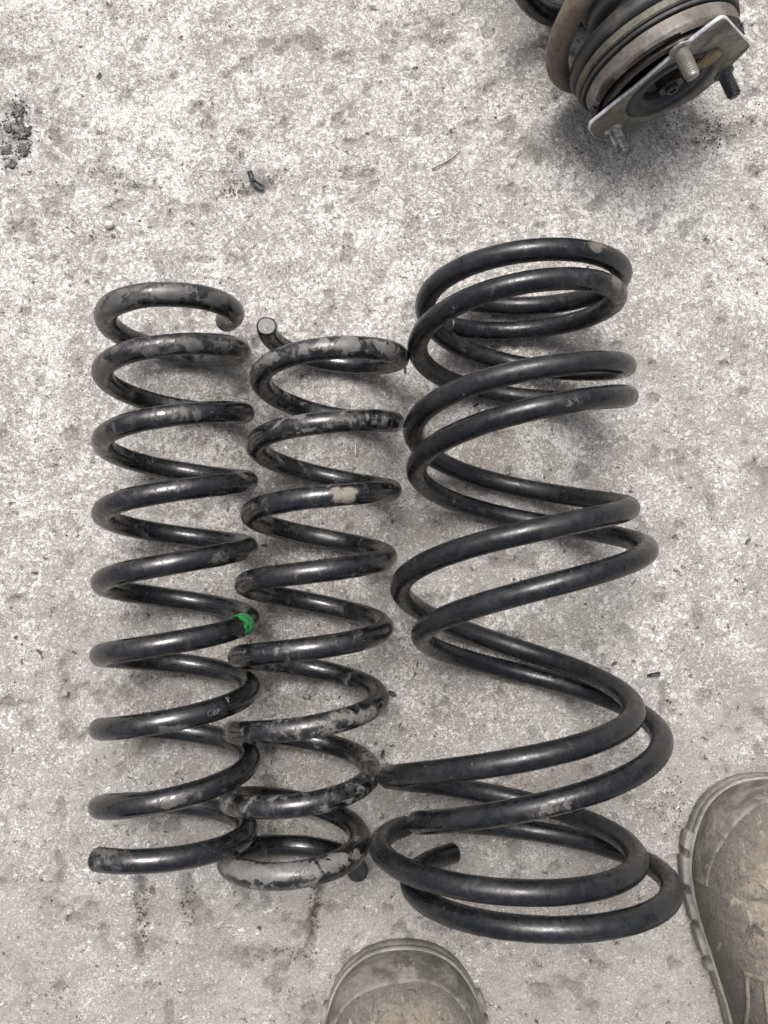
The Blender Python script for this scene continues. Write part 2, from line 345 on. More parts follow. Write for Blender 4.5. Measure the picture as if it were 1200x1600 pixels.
def paint_mark(sp, px, py, q0, q1, ln, wd, mat, name='paint_mark', seed=0):
    """a ragged film of paint lying on the wire"""
    q, p, i = find_on(sp, px, py, q0, q1); n = 46; m = 30
    ss = np.linspace(-ln, ln, n); pp = np.linspace(-wd, wd, m)
    C = np.stack([np.interp(sp.s[i]+ss, sp.s, sp.C[:, k]) for k in range(3)], -1)
    E1 = np.stack([np.interp(sp.s[i]+ss, sp.s, sp.e1[:, k]) for k in range(3)], -1); E2 = np.stack([np.interp(sp.s[i]+ss, sp.s, sp.e2[:, k]) for k in range(3)], -1)
    A = p+pp
    V = C[:, None]+(WD/2+.00030+sp.tk[i]*1.12)*(np.cos(A)[None, :, None]*E1[:, None]+np.sin(A)[None, :, None]*E2[:, None])
    S_, P_ = np.meshgrid(ss/ln, pp/wd, indexing='ij')
    keep = (fbm(S_*3+seed, P_*3+seed, 4)*.9+.35-(np.abs(S_)**4+np.abs(P_)**5)*.55) > .42
    keep &= ~((fbm(S_*6+9, P_*4+3+seed, 3) < .30))
    F = grid_faces(n, m); F = F[keep.ravel()[F].all(1)]
    used = np.unique(F); re = -np.ones(n*m, int); re[used] = np.arange(len(used))
    me = mesh(V.reshape(-1, 3)[used], re[F]); o = link(name, me, mat, sp.root)
    sol = o.modifiers.new('film', 'SOLIDIFY'); sol.thickness = .0002; sol.offset = 1
    return o
def lettering(sp, txt, px, py, q0, q1, size, mat, right=(1, 0, 0)):
    q, p, i = find_on(sp, px, py, q0, q1)
    cu = bpy.data.curves.new('t', 'FONT'); cu.body = txt; cu.size = size; cu.align_x = 'CENTER'; cu.align_y = 'CENTER'; cu.extrude = .00004; cu.offset = -.00003; cu.resolution_u = 3
    to = bpy.data.objects.new('t', cu); col.objects.link(to); bpy.context.view_layer.update()
    me = bpy.data.meshes.new_from_object(to.evaluated_get(bpy.context.evaluated_depsgraph_get()))
    bpy.data.objects.remove(to)
    v = np.empty(len(me.vertices)*3); me.vertices.foreach_get('co', v); v = v.reshape(-1, 3)
    nrm = math.cos(p)*sp.e1[i]+math.sin(p)*sp.e2[i]; tp = np.cross(nrm, sp.T[i])*-1
    d_phi = -math.sin(p)*sp.e1[i]+math.cos(p)*sp.e2[i]
    sx = 1 if sp.T[i]@np.array(right) > 0 else -1
    sy = 1 if d_phi@np.array([0, 1., 0]) > 0 else -1
    if (sx*sy) * np.dot(np.cross(sp.T[i], d_phi), nrm) < 0: sy = -sy
    s0 = sp.s[i]+sx*v[:, 0]; A = p+sy*v[:, 1]/(WD/2); rr = WD/2+.00020+v[:, 2]+np.interp(s0, sp.s, sp.tk)*1.05
    I = lambda a: np.stack([np.interp(s0, sp.s, a[:, k]) for k in range(3)], -1)
    P = I(sp.C)+rr[:, None]*(np.cos(A)[:, None]*I(sp.e1)+np.sin(A)[:, None]*I(sp.e2))
    me.vertices.foreach_set('co', P.ravel()); me.update(); me.materials.clear()
    return link('lettering', me, mat, sp.root, smooth=False)

M_BLK_L = mat_spring('chipped_gloss_black_enamel')
M_BLK_M = mat_spring('chipped_dusty_black_enamel', off=(2, 3, 1), worn=(.165, .162, .155), wrough=.34)
M_BLK_A = mat_spring('satin_black_coating', base=(.006, .0068, .0082), rough=.27, film=.42, filmcol=(.030, .031, .033), spec=.5, worn=(.13, .12, .11), off=(5, 1, 0))
M_BLK_B = mat_spring('scuffed_satin_black_coating', base=(.005, .0058, .0072), rough=.24, film=.5, filmcol=(.026, .028, .031), spec=.5, worn=(.13, .12, .11), off=(8, 3, 2))
M_GREEN = mat_simple('green_marking_paint', (.025, .26, .065), (.03, .15, .05), .55, 240, .0003, spots=(.02, .05, .025))
M_INK = mat_simple('faint_grey_stamp', (.13, .135, .14), (.06, .065, .07), .5, 500, .0001)

spL = make_spring('L', 'coil_spring', 'slim black coil spring with a green paint mark, leftmost of the row', M_BLK_L,
    [(-1, .30), (1.5, .26), (2.5, .32), (5, .26), (6.5, .24), (9, .20), (11, .14), (14, .13), (18, .10), (33, .10), (33.3, .3)],
    [('w', 262, 455, .3, 1.9, .075, .95, .44), ('w', 170, 480, 1, 2.5, .03, .9, .42), ('w', 270, 538, 4.2, 5.8, .06, .85, .38), ('w', 285, 648, 8.5, 9.5, .012, 1.0, .42), ('w', 375, 742, 12.2, 13, .005, .8, .5), ('w', 352, 868, 16, 17.2, .008, .7, .45),
     ('w', 250, 880, 16.6, 17.8, .016, .6, .28), ('w', 262, 1138, 24.6, 25.6, .012, .5, .42), ('w', 275, 1252, 28.5, 29.6, .016, .7, .40),
     ('t', 258, 1255, 28.5, 29.6, .003, .5, .40), ('w', 250, 765, 12.6, 14, .02, .7, .3), ('w', 160, 575, 5, 6.4, .02, 1.2, .4),
     ('w', 300, 540, 4.5, 5.5, .03, .8, .42), ('w', 330, 562, 3, 4.2, .02, 1., .5), ('w', 170, 1340, 33, 34, .005, 1, .4)],
    'slim black coil springs side by side')
spM = make_spring('M', 'coil_spring', 'slim black coil spring with dusty grey end coils, beside the large interlocked pair', M_BLK_M,
    [(-2.1, .0), (-.5, .1), (0, .30), (1.8, .30), (2.5, .3), (4, .2), (5, .26), (8, .16), (9, .22), (16, .15), (19, .2), (21, .3), (23, .15), (24, .3), (26, .3), (26.6, .05), (27.6, .05), (28.2, .28), (30, .28), (30.6, .15), (32, .1)],
    [('t', 540, 774, 8.4, 9.6, .012, 1.3, .55), ('t', 512, 1128, 20.4, 21.6, .017, .7, .5), ('t', 430, 1155, 20.4, 21.9, .02, .35, .45), ('w', 570, 1118, 20, 21, .014, .8, .45),
     ('t', 455, 1278, 24.5, 25.8, .010, .55, .42), ('t', 520, 1252, 24.2, 25.4, .007, .8, .42), ('w', 430, 1364, 28.6, 30, .065, .95, .50), ('w', 500, 540, .5, 1.8, .07, .9, .42),
     ('w', 590, 655, 4.2, 5, .012, .7, .45), ('t', 490, 893, 12.5, 13.6, .004, .5, .42), ('w', 410, 1020, 17, 17.9, .02, .5, .35)],
    'slim black coil springs side by side')
spA = make_spring('A', 'coil_spring', 'large satin black coil spring reaching highest up the picture, screwed into its twin', M_BLK_A,
    [(-2, .08), (3, .12), (20, .07)],
    [('t', 668, 445, 1, 2, .016, .9, .36), ('t', 605, 1325, 17.6, 18.5, .02, .5, .40), ('t', 990, 1325, 15.6, 16.4, .006, .6, .45), ('w', 940, 385, .2, 1, .01, .8, .4)],
    'pair of large interlocked coil springs')
spB = make_spring('B', 'coil_spring', 'large satin black coil spring with its lower cut end visible, threaded through its twin', M_BLK_B,
    [(-2, .1), (0, .2), (1, .12), (20, .08)],
    [('t', 893, 628, 4.3, 5.2, .010, .9, .46), ('t', 820, 632, 4.6, 5.6, .007, .4, .42), ('w', 965, 440, .0, 1, .008, .9, .5), ('t', 712, 783, 6.2, 7.2, .003, .8, .5),
     ('w', 860, 1265, 12.5, 13.4, .014, .8, .35), ('t', 655, 1395, 17.4, 18.4, .01, .6, .34)],
    'pair of large interlocked coil springs')
paint_mark(spL, 385, 967, 20.02, 20.8, .0062, 1.9, M_GREEN, 'paint_mark')
lettering(spL, 'B4', 296, 456, .3, 1.3, .0065, M_INK)
lettering(spL, 'GBP', 330, 1114, 24.2, 25.2, .0045, M_INK)
lettering(spL, 'P', 355, 1096, 24.2, 25.2, .0055, M_INK)
lettering(spM, 'CZ', 477, 658, 4.6, 5.8, .0042, M_INK)

# ------------------------------------------------------------------ suspension strut at the top right
SC = np.array([0.1967, 0.3487, 0.0654]); SN = np.array([.3783, -.9257, 0]); SU = np.array([.9257, .3783, 0]); SW = np.array([0, 0, 1.])
def sl(a, b, c): return SC+np.multiply.outer(a, SU)+np.multiply.outer(b, SW)+np.multiply.outer(c, SN)
def lathe(prof, seg=72, centre=(0, 0), wob=0.0, close=False):
    """profile of (radius, c) turned round the strut axis"""
    pr = np.array(prof); ph = np.arange(seg)*2*pi/seg
    rr = pr[:, 0][:, None]*(1+wob*(fbm(np.cos(ph)*2+5+pr[:, 1][:, None]*40, np.sin(ph)*2+5, 2)-.5))
    V = sl(centre[0]+rr*np.cos(ph), centre[1]+rr*np.sin(ph), pr[:, 1][:, None]+0*rr)
    return qmesh(V.reshape(-1, 3), grid_faces(len(pr), seg, True), [list(range((len(pr)-1)*seg, len(pr)*seg))] if close else ())
def dense(prof, k=5):
    """subdivide a profile so that corners stay crisp under smooth shading"""
    o = []
    for (r0, c0), (r1, c1) in zip(prof[:-1], prof[1:]):
        for t in (0, .08, .5, .92): o.append((r0+(r1-r0)*t, c0+(c1-c0)*t))
    o.append(prof[-1]); return o
M_ZINC = mat_simple('dull_zinc_plate', (.205, .20, .16), (.10, .098, .078), .42, 60, .0005, .25, spots=(.15, .11, .05), rough2=.6)
M_EDGE = mat_simple('lit_zinc_edge', (.75, .75, .78), (.5, .5, .52), .3, 80, .0001, .5)  # near-white zinc: light catching the plate edge is put into its colour
M_RUSTCUP = mat_simple('dusty_brown_metal_cup', (.115, .098, .084), (.205, .19, .172), .5, 35, .0003, .15, spots=(.11, .075, .055))
M_RUBBER = mat_simple('black_rubber', (.016, .017, .018), (.04, .04, .038), .5, 50, .0003, rough2=.7)
M_RUBDUST = mat_simple('dusty_black_rubber', (.024, .025, .027), (.085, .078, .065), .5, 30, .0003, rough2=.75, lo=.5, hi=.7)
M_TANRING = mat_simple('dirty_tan_ring', (.13, .115, .09), (.06, .055, .048), .65, 40, .0004, spots=(.26, .17, .06))
M_STUD = mat_simple('steel_stud_thread', (.50, .50, .48), (.20, .20, .19), .30, 120, .0002, .8)
M_STUDTAN = mat_simple('tan_stained_stud_thread', (.27, .25, .215), (.17, .16, .14), .36, 120, .0002, .4)
M_STUDDARK = mat_simple('dark_stud_thread', (.10, .11, .115), (.05, .05, .05), .4, 120, .0002, .8)
M_GREASE_SHADE = mat_simple('greasy_hub_and_slot_shade', (.012, .011, .010), (.05, .04, .03), .35, 60, .0005, rough2=.6)  # black grease; on the cup it also paints the shade of the slots
M_BRCOIL = mat_spring('brown_dusty_coil', film=.5, worn=(.155, .12, .088), off=(11, 2, 2), wrough=.6)

strut = empty('suspension_strut', (SC[0], SC[1], 0))
tag(strut, 'suspension strut with brown coil and three-stud top mount, lying at the top right', 'suspension strut')
def part(name, me, mat, parent=strut, smooth=True): return link(name, me, mat, parent, smooth)
# plate: a rounded three-cornered sheet with a round hole
def plate():
    pts = np.array([(-58, -9), (-57.5, -17), (-50, -31), (-42, -41), (-33, -47), (-22, -48), (-5, -41), (30, -34), (43, -19), (53, 11), (53.5, 14), (51, 18), (15, 62), (11, 64), (6, 62)])/1000
    n = 144; ph = np.arange(n)*2*pi/n; out = []
    for a in ph:
        d = np.array([cos(a), sin(a)]); best = .05
        for p, q in zip(pts, np.roll(pts, -1, 0)):
            M = np.array([d, p-q]).T
            if abs(np.linalg.det(M)) < 1e-12: continue
            t, s = np.linalg.solve(M, p)
            if t > 0 and -1e-6 <= s <= 1+1e-6: best = t
        out.append(best)
    out = np.array(out); inn = np.full(n, .0325)
    bow = lambda r: .0007*(fbm(np.cos(ph)*r*60+3, np.sin(ph)*r*60+3, 2)-.5)
    mk = lambda L: qmesh(np.concatenate([sl(r*np.cos(ph), r*np.sin(ph), np.full(n, c)+bow(r)) for r, c in L]), grid_faces(len(L), n, True))
    face = mk(((out-.0005, -.0026), (inn, -.0026), (inn, -.0004), (inn+.0006, 0), ((inn+out)/2, 0), (out-.0008, 0)))
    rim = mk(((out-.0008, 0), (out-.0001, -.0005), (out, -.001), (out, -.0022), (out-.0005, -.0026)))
    return face, rim
_f, _r = plate()
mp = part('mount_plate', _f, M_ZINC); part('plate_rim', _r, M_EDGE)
def stud(ang, r0, ln, mat, rad=.0049):
    a, b = r0*cos(R(ang)), r0*sin(R(ang)); prof = [(rad+.0022, -.001), (rad+.0022, .0006), (rad+.0008, .0012)]
    pitch = .00155; c = .0016
    while c < ln-.0022:
        prof += [(rad-.0009, c), (rad, c+pitch*.4), (rad, c+pitch*.52), (rad-.0009, c+pitch*.92)]; c += pitch
    prof += [(rad*.86, ln-.0018), (rad*.82, ln-.0006), (rad*.6, ln), (.0002, ln)]
    return link('stud', lathe(prof, 28, (a, b)), mat, strut)
stud(103, .0472, .0205, M_STUDTAN); stud(224, .0470, .0185, M_STUD); stud(-15, .0465, .0185, M_STUDDARK)
part('rubber_bush', lathe(dense([(.0335, -.003), (.0325, -.0005), (.0305, .0012), (.0285, .0008), (.027, -.0008), (.0245, -.001), (.022, -.0006), (.019, -.0035), (.0165, -.009), (.0, -.010)])), M_RUBDUST)
part('stain_cap', lathe(dense([(.0085, .0002), (.008, .002), (.005, .003), (.0002, .0032)]), 32, (.019, .021)), mat_simple('ochre_grease', (.24, .17, .055), (.13, .10, .05), .5, 160, .0006))
hexp = []
for k in range(6): hexp.append((.0095*cos(k*pi/3), .0095*sin(k*pi/3)))
hv = [sl(x+.002, y-.004, c) for c in (-.010, -.0015) for x, y in hexp]+[sl(x*.45+.002, y*.45-.004, c) for c in (-.0015, -.006) for x, y in hexp]
hf = [(k, (k+1) % 6, 6+(k+1) % 6, 6+k) for k in range(6)]+[(6+k, 6+(k+1) % 6, 12+(k+1) % 6, 12+k) for k in range(6)]+[(12+k, 12+(k+1) % 6, 18+(k+1) % 6, 18+k) for k in range(6)]+[(18, 19, 20, 21, 22, 23)]
nut = part('centre_nut', mesh(hv, hf), M_GREASE_SHADE, smooth=False)
part('rod_end', lathe(dense([(.0046, -.008), (.0046, .0012), (.0040, .0018), (.0026, .0018), (.0024, -.003), (.0, -.003)]), 32, (.002, -.004)), M_STUDDARK)
part('seat_gap', lathe(dense([(.044, -.0034), (.047, -.0045), (.047, -.010), (.051, -.011)])), M_GREASE_SHADE)
part('bearing_cup', lathe(dense([(.0485, -.0085), (.0505, -.0072), (.0515, -.0085), (.0528, -.011), (.0538, -.0180), (.0538, -.0190), (.052, -.0200)]), wob=.012), M_RUSTCUP)
for a0, a1, dp in ((150, 176, .006), (186, 212, .007), (100, 140, .0018), (44, 80, .003), (20, 36, .005)):      # dark sheets on the cup: the shade inside its slots painted as colour
    ph = np.radians(np.linspace(a0, a1, 40)); w_ = np.sin(np.linspace(0, pi, 40))**.35*dp*(.75+.5*fbm(ph*9, ph*0+a0, 3))
    rows = [sl(r*np.cos(ph), r*np.sin(ph), -.0068-w_*k) for r, k in ((.0508, 0), (.0522, .25), (.0531, .5), (.0537, .8), (.0528, 1))]
    part('cup_slot_shade', qmesh(np.concatenate(rows), grid_faces(5, 40)), M_GREASE_SHADE)
part('seal_ring', lathe(dense([(.051, -.0200), (.0553, -.0198), (.0560, -.0204), (.0560, -.0222), (.0545, -.0230), (.053, -.0233)]), wob=.008), M_RUBBER)
part('clamp_ring', lathe(dense([(.053, -.0233), (.0560, -.0235), (.0572, -.0245), (.0574, -.0285), (.0560, -.0297), (.0540, -.0300)]), wob=.012), M_TANRING)
part('spring_seat', lathe([(.054, -.0300), (.0562, -.0304), (.0582, -.0320), (.0588, -.0350), (.0580, -.0385), (.0560, -.0412), (.053, -.0425), (.048, -.043), (.040, -.044), (.030, -.045)], wob=.01), M_RUBDUST)
bp = []
for k in range(240):
    c = -.043-.25*k/239; bp.append((.0285+.0048*abs(sin((c+.043)/.0125*pi))**.7+.001, c))
part('dust_bellows', lathe(bp, 72, wob=.02), M_RUBBER)
part('damper_tube', lathe(dense([(.026, -.26), (.026, -.42), (.0, -.421)]), 48), M_GREASE_SHADE)
def strut_coil():
    K = np.array([(262, -.052), (240, -.0475), (180, -.049), (140, -.058), (90, -.070), (0, -.088), (-80, -.100), (-120, -.105), (-150, -.114), (-180, -.123), (-540, -.185), (-900, -.25)])
    th = np.linspace(262, -900, 620); cc = np.interp(-th, -K[:, 0], K[:, 1]); k_ = np.ones(25)/25
    cc = np.convolve(np.pad(cc, 12, 'edge'), k_, 'valid'); th = np.radians(th)
    C = sl(.0645*np.cos(th), .0085+.0645*np.sin(th), cc); rad = np.cos(th)[:, None]*SU+np.sin(th)[:, None]*SW
    me, s, ring, ph, _ = wire_mesh(C, rad, .0078, 24)
    td = np.degrees(th)[ring]
    attr(me, 'wear', np.interp(-td, [-262, -245, -230, -60, -30, 900], [.25, .35, .85, .85, .1, .1])); attr(me, 'tan', np.zeros(len(me.vertices)))
    return part('coil', me, M_BRCOIL)
strut_coil()

corner = empty('black_rubber_hose', (*at(1215, 5)[:2], 0))
tag(corner, 'black rounded rubber piece of which only the edge enters the top right corner', 'rubber hose')
t = np.linspace(-1.2, 1.2, 70); cc = at(1250, -28); rr_ = .033
Ch = np.stack([cc[0]+.030-rr_*np.cos(t)*1.0, cc[1]+.03*np.sin(t)*1.6+.01, .0135+0*t], -1)
me, *_ = wire_mesh(Ch, np.tile([0, 0, 1.], (70, 1)), .0125, 24)
link('hose_body', me, M_RUBBER, corner)

# ------------------------------------------------------------------ work boots
from mathutils.bvhtree import BVHTree
M_LEATHER = mat_simple('dusty_brown_leather', (.135, .11, .085), (.215, .185, .145), .75, 44, .0016, spots=(.075, .07, .064), lo=.40, hi=.62, fine=420)
M_GUARD = mat_simple('dusty_grey_rubber_guard', (.18, .17, .15), (.085, .08, .07), .8, 65, .0020, spots=(.20, .19, .165), fine=300)
M_SOLE = mat_simple('dusty_sole_rubber', (.27, .26, .235), (.17, .163, .147), .85, 30, .0006, fine=260)
def mat_upper():
    m = NT('scuffed_dusty_leather'); e = m.attr('edge'); a = m.noise(30, 5, .6, .5); b = m.noise(75, 7, .7, .8); g = m.noise(520, 4, .7); s = m.noise(45, 6, .7, 1.2, stretch=(3.2, .7, 1), off=(2, 1, 0))
    c = m.mix(m.step(a, .36, .64), (.155, .130, .103), (.245, .212, .17))
    ev = m.math('ADD', e, m.math('MULTIPLY', m.math('SUBTRACT', b, .5), .9))
    c = m.mix(m.step(ev, .48, .86, 0, .92), c, (.125, .118, .103))
    c = m.mix(m.step(b, .53, .66, 0, .75), c, (.085, .077, .066)); c = m.mix(m.step(s, .58, .66, 0, .7), c, (.34, .31, .26))
    c = m.mix(m.step(m.noise(60, 8, .75, 1.5, off=(9, 3, 0)), .60, .64, 0, .8), c, (.055, .05, .045))
    vm = m.n('ShaderNodeVectorMath', operation='SCALE'); m.put(vm.inputs[0], c); m.put(vm.inputs[3], m.step(g, .25, .75, .72, 1.25))
    h = m.math('ADD', m.math('MULTIPLY', b, .9), m.math('MULTIPLY', g, .35)); h = m.math('ADD', h, m.math('MULTIPLY', s, .5))
    return m.out(vm.outputs[0], .8, m.bump(h, .0022, .9), spec=.3)
M_UPPER = mat_upper()
M_STITCH = mat_simple('pale_tan_stitching', (.185, .165, .13), (.12, .105, .085), .8, 300, .0004)
M_LACE = mat_simple('dark_lace', (.045, .045, .045), (.08, .075, .07), .8, 300, .0005)
M_EYE = mat_simple('worn_eyelet_metal', (.62, .58, .55), (.42, .40, .38), .35, 200, .0002, .9)
M_CLOTH = mat_simple('dark_work_trousers', (.035, .037, .042), (.055, .055, .055), .9, 40, .0006)
def outline(n=720):
    # right foot, x to the right, y forward, toe at the origin; inner side is x < 0
    P = [(0, 0), (.022, -.0035), (.0405, -.017), (.0515, -.039), (.055, -.066), (.054, -.10), (.049, -.145), (.043, -.20), (.040, -.25), (.030, -.287), (0, -.302),
         (-.028, -.288), (-.036, -.25), (-.035, -.20), (-.038, -.16), (-.046, -.12), (-.0535, -.085), (-.055, -.058), (-.0495, -.035), (-.038, -.015), (-.021, -.0035)]
    P = np.array(P); m = len(P); u = np.arange(n)/n*m; i = u.astype(int); t = (u-i)[:, None]
    p0, p1, p2, p3 = P[(i-1) % m], P[i % m], P[(i+1) % m], P[(i+2) % m]
    return .5*((2*p1)+(-p0+p2)*t+(2*p0-5*p1+4*p2-p3)*t*t+(-p0+3*p1-3*p2+p3)*t**3)
def make_boot(label, toe, yaw, side, seed):
    """side +1 right foot, -1 left foot"""
    T = at(*toe, .02); root = empty('work_boot', (T[0], T[1], 0)); tag(root, label, 'boot', 'pair of dusty work boots')
    cy, sy = cos(yaw), sin(yaw)
    def W(x, y, z):
        x = x*side; return np.stack([T[0]+x*cy-y*sy, T[1]+x*sy+y*cy, z+0*x], -1)
    O = outline(); n = len(O); N = np.roll(O, -1, 0)-np.roll(O, 1, 0); N = np.stack([-N[:, 1], N[:, 0]], -1); N /= np.linalg.norm(N, axis=1)[:, None]
    if (N*O)[n//8].sum() < 0: N = -N
    ctr = O.mean(0); N *= np.sign(((O-ctr)*N).sum(1)).mean()
    # sole with lugs
    arc = np.cumsum(np.linalg.norm(O-np.roll(O, 1, 0), axis=1)); lug = ((arc % .0235) < .0175).astype(float)
    front = (O[:, 1] < -.035) & (O[:, 1] > -.125)
    def ring(off, z): 
        q = O+N*np.atleast_1d(off)[:, None]; return W(q[:, 0], q[:, 1], np.full(n, z)+.0)
    chip = .0009*(fbm(arc*160+seed, arc*0+2, 3)-.5)
    lo = .0004+chip; lg = np.where(front, .0026*lug, .0)
    rings = [ring(-.004, .0005), ring(lo*0+lg-.001, .0005), ring(lo+lg, .002), ring(lo+lg, .011), ring(lo+lg-.0006, .0125), ring(lo, .0130), ring(lo-.0003, .0165), ring(lo-.0012, .0178), ring(lo*0-.010, .0178)]
    link('sole', qmesh(np.concatenate(rings), grid_faces(len(rings), n, True)), M_SOLE, root, smooth=False)
    def top(y):
        return np.interp(-y, [0, .03, .06, .10, .14, .18, .22, .30], [.036, .040, .0415, .045, .056, .075, .085, .09])
    def dome(Oi, r, extra=0.0, wr=1.0):
        sp_y = np.clip(Oi[:, 1], -.255, -.052); S = np.stack([0*sp_y, sp_y], -1)
        S[:, 0] = np.interp(-sp_y, [0, .1, .2, .3], [0, .0, .003, .002])
        p = S+(Oi-S)*r; h = top(p[:, 1]); z = .0172+(h+.0095)*(1-min(r, 1)**2.7)**(1/2.35)
        q = W(p[:, 0], p[:, 1], z)
        f = (fbm(p[:, 0]*26+seed, p[:, 1]*60+seed, 3)-.5)*.0048*wr*min(1, (1-r)*6+.1)+(fbm(p[:, 0]*110+seed, p[:, 1]*170+seed, 3)-.5)*.0016*wr
        crease = -.0026*wr*np.exp(-((p[:, 1]+.062+.008*np.sin(p[:, 0]*40+seed))/.0028)**2)*(r < .93)-.0018*wr*np.exp(-((p[:, 1]+.074-.006*np.sin(p[:, 0]*50))/.0022)**2)*(r < .9)
        k = np.sqrt(max(0, 1-r*r)); q[:, 2] += (f+crease)*k+extra*(.3+.7*k); 
        q[:, :2] += (extra*(1-k))*(W(N[:, 0], N[:, 1], 0)-W(0*N[:, 0], 0*N[:, 1], 0))[:, :2]
        return q
    Oi = O-N*.0012
    rs = [1, .995, .985, .97, .95, .925, .9, .87, .84, .8, .76, .72, .67, .62, .56, .5, .43, .36, .28, .2, .1, .001]
    V = np.concatenate([dome(Oi, r) for r in rs]); Fu = grid_faces(len(rs), n, True)
    ume = qmesh(V, Fu); attr(ume, 'edge', np.repeat(rs, n)); up = link('upper', ume, M_UPPER, root)
    bvh = BVHTree.FromPolygons(V.tolist(), Fu.tolist())
    # toe guard
    fr = np.where(O[:, 1] > -.062)[0]; br = np.where(np.diff(fr) > 1)[0]; fr = np.concatenate([fr[br[0]+1:], fr[:br[0]+1]]) if len(br) else fr
    u = np.linspace(-1, 1, len(fr)); inner = .84+.10*np.abs(u)**1.6+.012*np.sin(u*7+seed)
    rows = []
    for t in np.linspace(0, 1, 12):
        row = []
        rr = 1-(1-inner)*t
        full = {}
        for k, (i, r) in enumerate(zip(fr, rr)):
            key = round(float(r), 3)
            if key not in full: full[key] = dome(Oi, key, .0016 if 0 < t < 1 else .0002, .9)
            row.append(full[key][i])
        rows.append(np.array(row))
    link('toe_guard', qmesh(np.concatenate(rows), grid_faces(12, len(fr))), M_GUARD, root)
    def drape(x, y, up_=.0):
        q = W(np.array([x]), np.array([y]), .5)[0]; h = bvh.ray_cast(Vector(q), Vector((0, 0, -1)))
        z = h[0].z if h[0] is not None else .03; return np.array([q[0], q[1], z+up_])
    def strip(pts, wdt, hgt, mat, name):
        P = np.array([drape(x, y, 0) for x, y in pts]); Tn = np.gradient(P, axis=0); Tn /= np.linalg.norm(Tn, axis=1)[:, None]
        sd_ = np.cross(Tn, [0, 0, 1.]); sd_ /= np.linalg.norm(sd_, axis=1)[:, None]; upv = np.cross(sd_, Tn)
        rows = [P+sd_*wdt*a+upv*hgt*b for a, b in ((-.55, -.6), (-.5, .6), (-.3, 1), (.3, 1), (.5, .6), (.55, -.6))]
        return link(name, qmesh(np.concatenate(rows), grid_faces(6, len(P))), mat, root)
    line = lambda a, b, k=24: [(a[0]+(b[0]-a[0])*t, a[1]+(b[1]-a[1])*t) for t in np.linspace(0, 1, k)]
    # eyelet facings with pale seams, tongue, laces
    for sx in (-1, 1):
        strip(line((sx*.0385, -.111), (sx*.036, -.20)), .0030, .0009, M_STITCH, 'seam')
        strip(line((sx*.0315, -.111), (sx*.0305, -.20)), .0030, .0009, M_STITCH, 'seam')
    strip(line((-.0395, -.110), (.0395, -.110)), .0030, .0009, M_STITCH, 'seam')
    for k in range(5):
        for sx in (-1, 1):
            x, y = sx*.0165, -.126-.017*k; c = drape(x, y, .0012); ph = np.arange(24)*2*pi/24; rows = []
            for a, b in ((.0022, -.001), (.0022, .0006), (.0028, .0011), (.0036, .0008), (.004, -.001)):
                rows.append(c+np.stack([a*np.cos(ph), a*np.sin(ph), b+0*ph], -1))
            link('eyelet', qmesh(np.concatenate(rows), grid_faces(5, 24, True)), M_EYE, root)
        strip(line((-.027+.003*k, -.117-.017*k), (.014, -.134-.017*k)), .0035, .0022, M_LACE, 'lace')
    # shaft and trouser leg
    ph = np.arange(48)*2*pi/48; rows = []
    for z, rx, ry, yc in ((.07, .036, .055, -.235), (.11, .040, .056, -.236), (.16, .044, .056, -.240), (.20, .046, .058, -.244), (.205, .044, .056, -.244), (.19, .04, .05, -.244)):
        rows.append(W(rx*np.cos(ph), yc+ry*np.sin(ph), z+.002*np.sin(ph*3)))
    link('shaft', qmesh(np.concatenate(rows), grid_faces(6, 48, True)), M_LEATHER, root)
    return root
make_boot('dusty brown work boot with grey toe guard, toe tip entering the bottom edge', (628, 1484), R(2), -1, 3)
make_boot('dusty brown work boot beside the large springs, at the lower right corner', (1192, 1216), R(4), 1, 8)

# ------------------------------------------------------------------ small debris lying on the concrete
M_FLAKE = mat_simple('curled_black_paint_flake', (.022, .024, .028), (.05, .053, .06), .35, 200, .0002)
M_TAR = mat_simple('black_tar_crumb', (.06, .058, .057), (.17, .162, .15), .8, 260, .0014)
M_PEB = mat_simple('pale_pebble', (.55, .52, .44), (.38, .36, .31), .7, 160, .0004)
M_STONE = mat_simple('grey_grit', (.34, .31, .28), (.20, .18, .16), .85, 200, .0004)
M_DARKGRIT = mat_simple('dark_grit', (.06, .052, .045), (.11, .095, .08), .85, 200, .0004)
M_STRAW = mat_simple('bleached_straw', (.60, .55, .46), (.5, .45, .38), .7, 100, .0002)
def flake(px, py, size, ang, label, curl=1.0, asp=.5, seed=0, z=0.0015):
    n, m = 15, 9; a = np.linspace(-1, 1, n); b = np.linspace(-1, 1, m); A, B = np.meshgrid(a, b, indexing='ij')
    rg = np.random.default_rng(seed)
    edge = 1-.35*fbm(A*2.2+seed, B*2.2+seed*3, 3)-.25*np.abs(A)**2
    X = A*size*(1-.12*np.abs(B)); Y = B*size*asp*edge*(1-.3*np.clip(A, 0, 1)*np.sign(math.sin(seed)))
    Z = size*.35*curl*(B**2)*.8+size*.18*curl*A**2+size*.12*(fbm(A*2+seed, B*2, 2)-.5)
    Z -= Z.min(); c = at(px, py, 0); ca, sa = cos(ang), sin(ang)
    V = np.stack([c[0]+X*ca-Y*sa, c[1]+X*sa+Y*ca, Z-z+.0012], -1).reshape(-1, 3)
    root = link('paint_flake', mesh(V-np.array([c[0], c[1], 0]), grid_faces(n, m)), M_FLAKE); root.location = (c[0], c[1], 0)
    s = root.modifiers.new('t', 'SOLIDIFY'); s.thickness = .0004
    tag(root, label, 'paint flake', 'black paint flakes on the concrete')
flake(393, 277, .0050, R(-70), 'upright black tip of the largest paint flake, in a dirt patch near the top', 1.3, .55, 3)
flake(402, 289, .0066, R(-35), 'largest curled blue-black paint flake, in a dirt patch near the top', .9, .42, 4)
